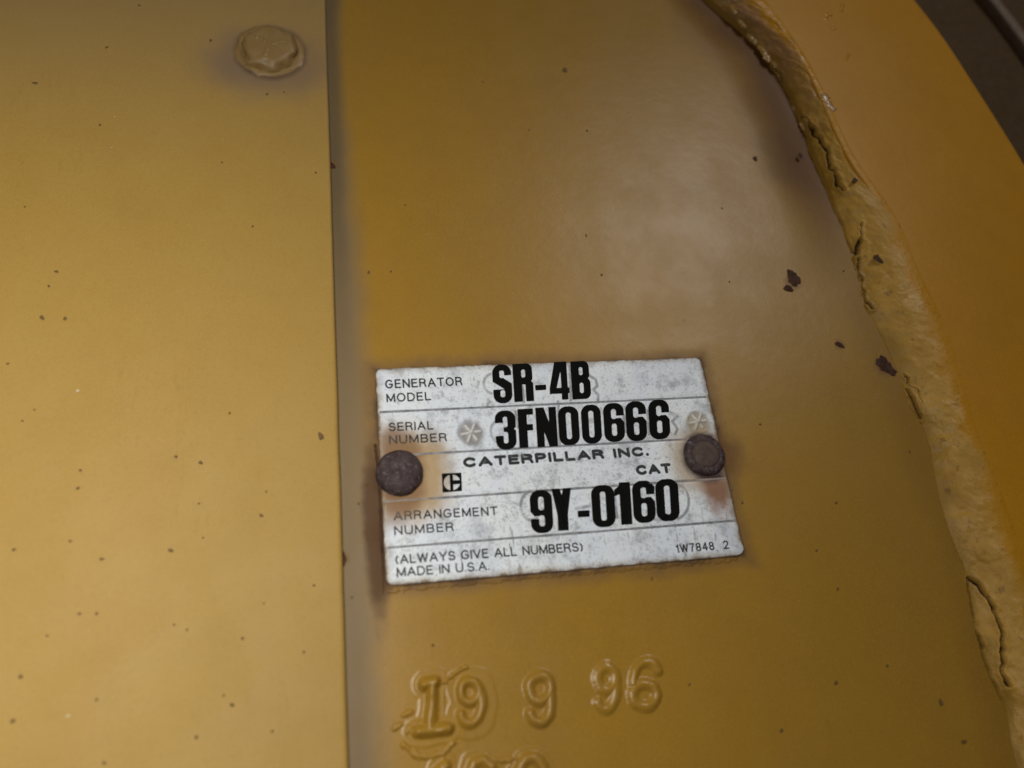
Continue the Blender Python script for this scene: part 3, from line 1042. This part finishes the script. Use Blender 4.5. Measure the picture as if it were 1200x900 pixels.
def field_mesh(fn, x0, x1, y0, y1, nx, ny):
    """polygons of the region fn < 0, cells clipped along the contour"""
    xs = np.linspace(x0, x1, nx)
    ys = np.linspace(y0, y1, ny)
    X, Y = np.meshgrid(xs, ys, indexing='ij')
    D = fn(X, Y)
    V_, F_ = [], []
    ins = D < 0
    cnt = ins[:-1, :-1].astype(int) + ins[1:, :-1] + ins[1:, 1:] + ins[:-1, 1:]
    for i, j in zip(*np.nonzero(cnt)):
        cs = [(i, j), (i + 1, j), (i + 1, j + 1), (i, j + 1)]
        if cnt[i, j] == 4:
            poly = [(xs[a], ys[b]) for a, b in cs]
        else:
            poly = []
            for q in range(4):
                a, b = cs[q], cs[(q + 1) % 4]
                da, db = D[a], D[b]
                if da < 0:
                    poly.append((xs[a[0]], ys[a[1]]))
                if (da < 0) != (db < 0):
                    t_ = da / (da - db)
                    poly.append((xs[a[0]] + t_ * (xs[b[0]] - xs[a[0]]), ys[a[1]] + t_ * (ys[b[1]] - ys[a[1]])))
            if len(poly) < 3:
                continue
        o_ = len(V_)
        V_ += poly
        F_.append(tuple(range(o_, o_ + len(poly))))
    return np.array(V_), F_


def big_line(chars):
    """chars: (glyph, x0, x1, y0, y1) measured boxes on the plate"""
    VV, FF = [], []
    for fn, x0, x1, y0, y1 in chars:
        hpx = (y1 - y0)
        wpx = (x1 - x0) - .02 * hpx
        slope = -.055
        lean = .062
        hh = hpx - abs(slope) * wpx * .5
        a = wpx / hh / 2
        nx = max(10, int(wpx * 1.6))
        V_, F_ = field_mesh(lambda x, y: fn(x, y, a), -a - .01, a + .01, -.51, .51, nx, max(8, int(hh * 1.6)))
        X = (x0 + x1) / 2 + V_[:, 0] * hh - V_[:, 1] * hh * lean
        Y = (y0 + y1) / 2 - V_[:, 1] * hh + V_[:, 0] * hh * slope
        P = at(X, Y, PB)
        o_ = sum(len(q) for q in VV)
        VV.append(uvw(P[:, 0], P[:, 1], plate_h(P[:, 0], P[:, 1]) + .07))
        FF += [tuple(q + o_ for q in t_) for t_ in F_]
    return link('model_lettering', np.concatenate(VV), FF, M_BLACK, plate)


o = big_line([(gS, 577, 600, 427, 473), (gR, 601, 625, 426, 471), (gdash, 627, 640, 451, 457.5), (g4, 643, 667, 424, 469), (gB, 669, 692, 423, 468)])
o['label'] = 'heavy black SR-4B'
o = big_line([(g3, 580, 605, 481, 527), (gF, 607, 626, 479, 525), (gN, 628, 653, 477, 524), (g0, 654, 679, 476, 522), (g0, 681, 705, 474, 520),
              (g6, 707, 732, 472, 518), (g6, 733, 758, 470, 517), (g6, 760, 785, 468, 515)])
o.name = 'serial_lettering'
o['label'] = 'heavy black 3FN00666'
o = big_line([(g9, 621, 648, 574, 625), (gY, 647, 671, 572, 622), (gdash, 677, 691, 598, 606), (g0, 693, 721, 568, 618), (g1, 720, 740, 565, 615),
              (g6, 741, 768, 563, 613), (g0, 768, 796, 561, 611)])
o.name = 'arrangement_lettering'
o['label'] = 'heavy black 9Y-0160'


# --- small printed text: an upright grotesque drawn as strokes (x 0..width, y 0..1 of cap height)
def arc(cx, cy, rx, ry, a0, a1, n=14):
    return [(cx + rx * math.cos(t_), cy + ry * math.sin(t_)) for t_ in np.radians(np.linspace(a0, a1, n))]


FACE = {
    'A': (.74, [[(0, 0), (.37, 1), (.74, 0)], [(.13, .33), (.61, .33)]]),
    'B': (.60, [[(0, 0), (0, 1), (.32, 1)] + arc(.32, .76, .24, .24, 90, -90) + [(0, .52)], [(.32, .52)] + arc(.34, .26, .26, .26, 90, -90) + [(0, 0)]]),
    'C': (.68, [arc(.36, .5, .36, .5, 42, 318, 22)]),
    'D': (.66, [[(0, 0), (0, 1), (.28, 1)] + arc(.28, .5, .38, .5, 90, -90, 18) + [(0, 0)]]),
    'E': (.54, [[(.54, 0), (0, 0), (0, 1), (.52, 1)], [(0, .52), (.47, .52)]]),
    'G': (.72, [arc(.36, .5, .36, .5, 42, 318, 22) + [(.68, .22), (.68, .47), (.40, .47)]]),
    'I': (.0, [[(0, 0), (0, 1)]]),
    'L': (.50, [[(0, 1), (0, 0), (.50, 0)]]),
    'M': (.76, [[(0, 0), (0, 1), (.38, .06), (.76, 1), (.76, 0)]]),
    'N': (.64, [[(0, 0), (0, 1), (.64, 0), (.64, 1)]]),
    'O': (.76, [arc(.38, .5, .38, .5, 0, 360, 28)]),
    'P': (.58, [[(0, 0), (0, 1), (.31, 1)] + arc(.31, .73, .27, .27, 90, -90) + [(0, .46)]]),
    'R': (.62, [[(0, 0), (0, 1), (.33, 1)] + arc(.33, .75, .26, .25, 90, -90) + [(0, .50)], [(.34, .50), (.52, .42), (.57, .2), (.62, 0)]]),
    'S': (.60, [arc(.30, .75, .27, .25, 20, 250, 14) + arc(.30, .26, .30, .26, 75, -160, 16)]),
    'T': (.62, [[(0, 1), (.62, 1)], [(.31, 1), (.31, 0)]]),
    'U': (.64, [[(0, 1), (0, .32)] + arc(.32, .32, .32, .32, 180, 360, 14) + [(.64, 1)]]),
    'V': (.68, [[(0, 1), (.34, 0), (.68, 1)]]),
    'W': (.98, [[(0, 1), (.24, 0), (.49, .96), (.74, 0), (.98, 1)]]),
    'Y': (.68, [[(0, 1), (.34, .45), (.68, 1)], [(.34, .45), (.34, 0)]]),
    '1': (.22, [[(0, .76), (.16, .84), (.22, 1), (.22, 0)]]),
    '2': (.54, [arc(.27, .73, .27, .27, 165, -35, 12) + [(.0, 0), (.55, 0)]]),
    '4': (.58, [[(.42, 0), (.42, 1), (0, .28), (.58, .28)]]),
    '7': (.54, [[(0, 1), (.54, 1), (.30, .5), (.18, 0)]]),
    '8': (.54, [arc(.27, .75, .24, .25, 0, 360, 20), arc(.27, .26, .27, .26, 0, 360, 20)]),
    '(': (.18, [arc(.5, .42, .5, .66, 138, 222, 10)]),
    ')': (.18, [arc(-.32, .42, .5, .66, 42, -42, 10)]),
    '.': (.0, [[(0, .02), (0, .03)]]),
    ' ': (.22, []),
}


def small_text(name, txt, left, right, cap, wt, gap, mat=None):
    """wt: stroke half width, gap: space between letters, both in cap heights"""
    mat = mat or M_INK
    a = at(*left, PB)
    b = at(*right, PB)
    tp = at(left[0], left[1] - cap, PB)
    L = np.hypot(*(b - a))
    d_ = (b - a) / L
    up = np.array([-d_[1], d_[0]])
    hgt = abs((tp - a) @ up)
    total = sum(FACE[c_][0] for c_ in txt) + (len(txt) - 1) * (gap + 2 * wt) + 2 * wt
    kx = L / hgt / total          # width factor so that the line fits its measured length
    pen = wt
    VV, FF, cnt_ = [], [], 0
    for c_ in txt:
        wd_, strokes = FACE[c_]
        if strokes:
            pl_ = [np.array([(q[0] * kx, wt + q[1] * (1 - 2 * wt)) for q in st]) for st in strokes]
            lo_, hi_ = min(p_[:, 0].min() for p_ in pl_) - wt * 1.4, max(p_[:, 0].max() for p_ in pl_) + wt * 1.4
            bl_, bh_ = min(p_[:, 1].min() for p_ in pl_) - wt * 1.4, max(p_[:, 1].max() for p_ in pl_) + wt * 1.4
            ny_ = int((bh_ - bl_) * 34) + 4
            nx_ = int((hi_ - lo_) * 34) + 4
            V_, F_ = field_mesh(lambda x, y: np.min([seg_d(x, y, p_) for p_ in pl_], 0) - wt, lo_, hi_, bl_, bh_, nx_, ny_)
            P = a + ((V_[:, :1] + pen * kx) * hgt) * d_ + (V_[:, 1:] * hgt) * up
            VV.append(uvw(P[:, 0], P[:, 1], plate_h(P[:, 0], P[:, 1]) + .05))
            FF += [tuple(q + cnt_ for q in t_) for t_ in F_]
            cnt_ += len(V_)
        pen += wd_ + gap + 2 * wt
    return link(name, np.concatenate(VV), FF, mat, plate, False)


for txt, l_, r_, cap, bo, sp in [
        ('GENERATOR', (451.6, 455.6), (542, 451.8), 10.5, .080, .17), ('MODEL', (453, 471.6), (505.5, 469), 10.2, .080, .17),
        ('SERIAL', (455.6, 505.6), (508, 503.4), 10.2, .080, .17), ('NUMBER', (456, 520.6), (524, 517.4), 10.2, .080, .17),
        ('CATERPILLAR INC.', (542.4, 548.2), (761.6, 534.2), 12, .150, .04), ('CAT', (746, 557), (788, 554.2), 12, .150, .04),
        ('ARRANGEMENT', (461.4, 610.2), (583.6, 603.8), 10.8, .080, .17), ('NUMBER', (462, 627.4), (532, 622.6), 10.8, .080, .17),
        ('(ALWAYS GIVE ALL NUMBERS)', (463.6, 661.4), (683.5, 646), 11.4, .080, .11), ('MADE IN U.S.A.', (465, 676.4), (574, 668.2), 11.2, .080, .11),
        ('1W7848  2', (793, 648), (854, 643.4), 10.2, .080, .17)]:
    o = small_text('printed_text', txt, l_, r_, cap, bo, sp)
    o['label'] = 'printed words ' + txt.replace('  ', ' ')


# square emblem: black tile with a pale split disc
def emblem(x, y):
    disc = np.hypot(x, y) - .42
    bar = rect(x, y, -.10, .06, -.6, .6)
    arm = rect(x, y, 0, .6, -.11, .11)
    pale = sub(disc, bar, arm)
    return sub(rect(x, y, -.5, .5, -.5, .5), pale)


V_, F_ = field_mesh(emblem, -.52, .52, -.52, .52, 70, 70)
TL, TR, BR, BL = [np.array(q) for q in ((517.6, 555), (540.6, 554), (541.4, 575.4), (518.6, 577.4))]
sx, sy = (V_[:, :1] + .5), (.5 - V_[:, 1:])
Q = (TL * (1 - sx) + TR * sx) * (1 - sy) + (BL * (1 - sx) + BR * sx) * sy
P = at(Q[:, 0], Q[:, 1], PB)
link('emblem', uvw(P[:, 0], P[:, 1], plate_h(P[:, 0], P[:, 1]) + .05), F_, M_BLACK, plate)

# ------------------------------------------------------------------ dark casing behind the rim
frame = thing('dark_casing', 'dark brown casing behind the rim with a pale edge strip', 'casing')
BK = -22.
n, k = 60, 60
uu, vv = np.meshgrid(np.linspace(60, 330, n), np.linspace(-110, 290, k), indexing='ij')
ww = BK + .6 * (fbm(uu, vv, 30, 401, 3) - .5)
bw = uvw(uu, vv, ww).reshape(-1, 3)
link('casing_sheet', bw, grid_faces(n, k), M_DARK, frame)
tl = at(*np.array([(1060, -120), (1120, -52), (1164, 0), (1200, 47), (1260, 140), (1330, 280)]).T, BK + 3)
s = np.linspace(0, 1, 120)
c = poly_interp(tl, s)
tg = np.gradient(c, axis=0)
tg /= np.hypot(tg[:, 0], tg[:, 1])[:, None]
nx = np.stack([-tg[:, 1], tg[:, 0]], -1)
V_, F_ = [], []
pr = [(-1.7, -3.2), (-1.7, .2), (-1.3, .6), (1.3, .6), (1.7, .2), (1.7, -3.2)]
for off, hh in pr:
    q = c + nx * off
    V_.append(uvw(q[:, 0], q[:, 1], BK + 3 + hh + 0 * s))
N = 120
for r_ in range(len(pr) - 1):
    for i in range(N - 1):
        F_.append((r_ * N + i, r_ * N + i + 1, (r_ + 1) * N + i + 1, (r_ + 1) * N + i))
link('edge_strip', np.concatenate(V_), F_, M_TRIM, frame)
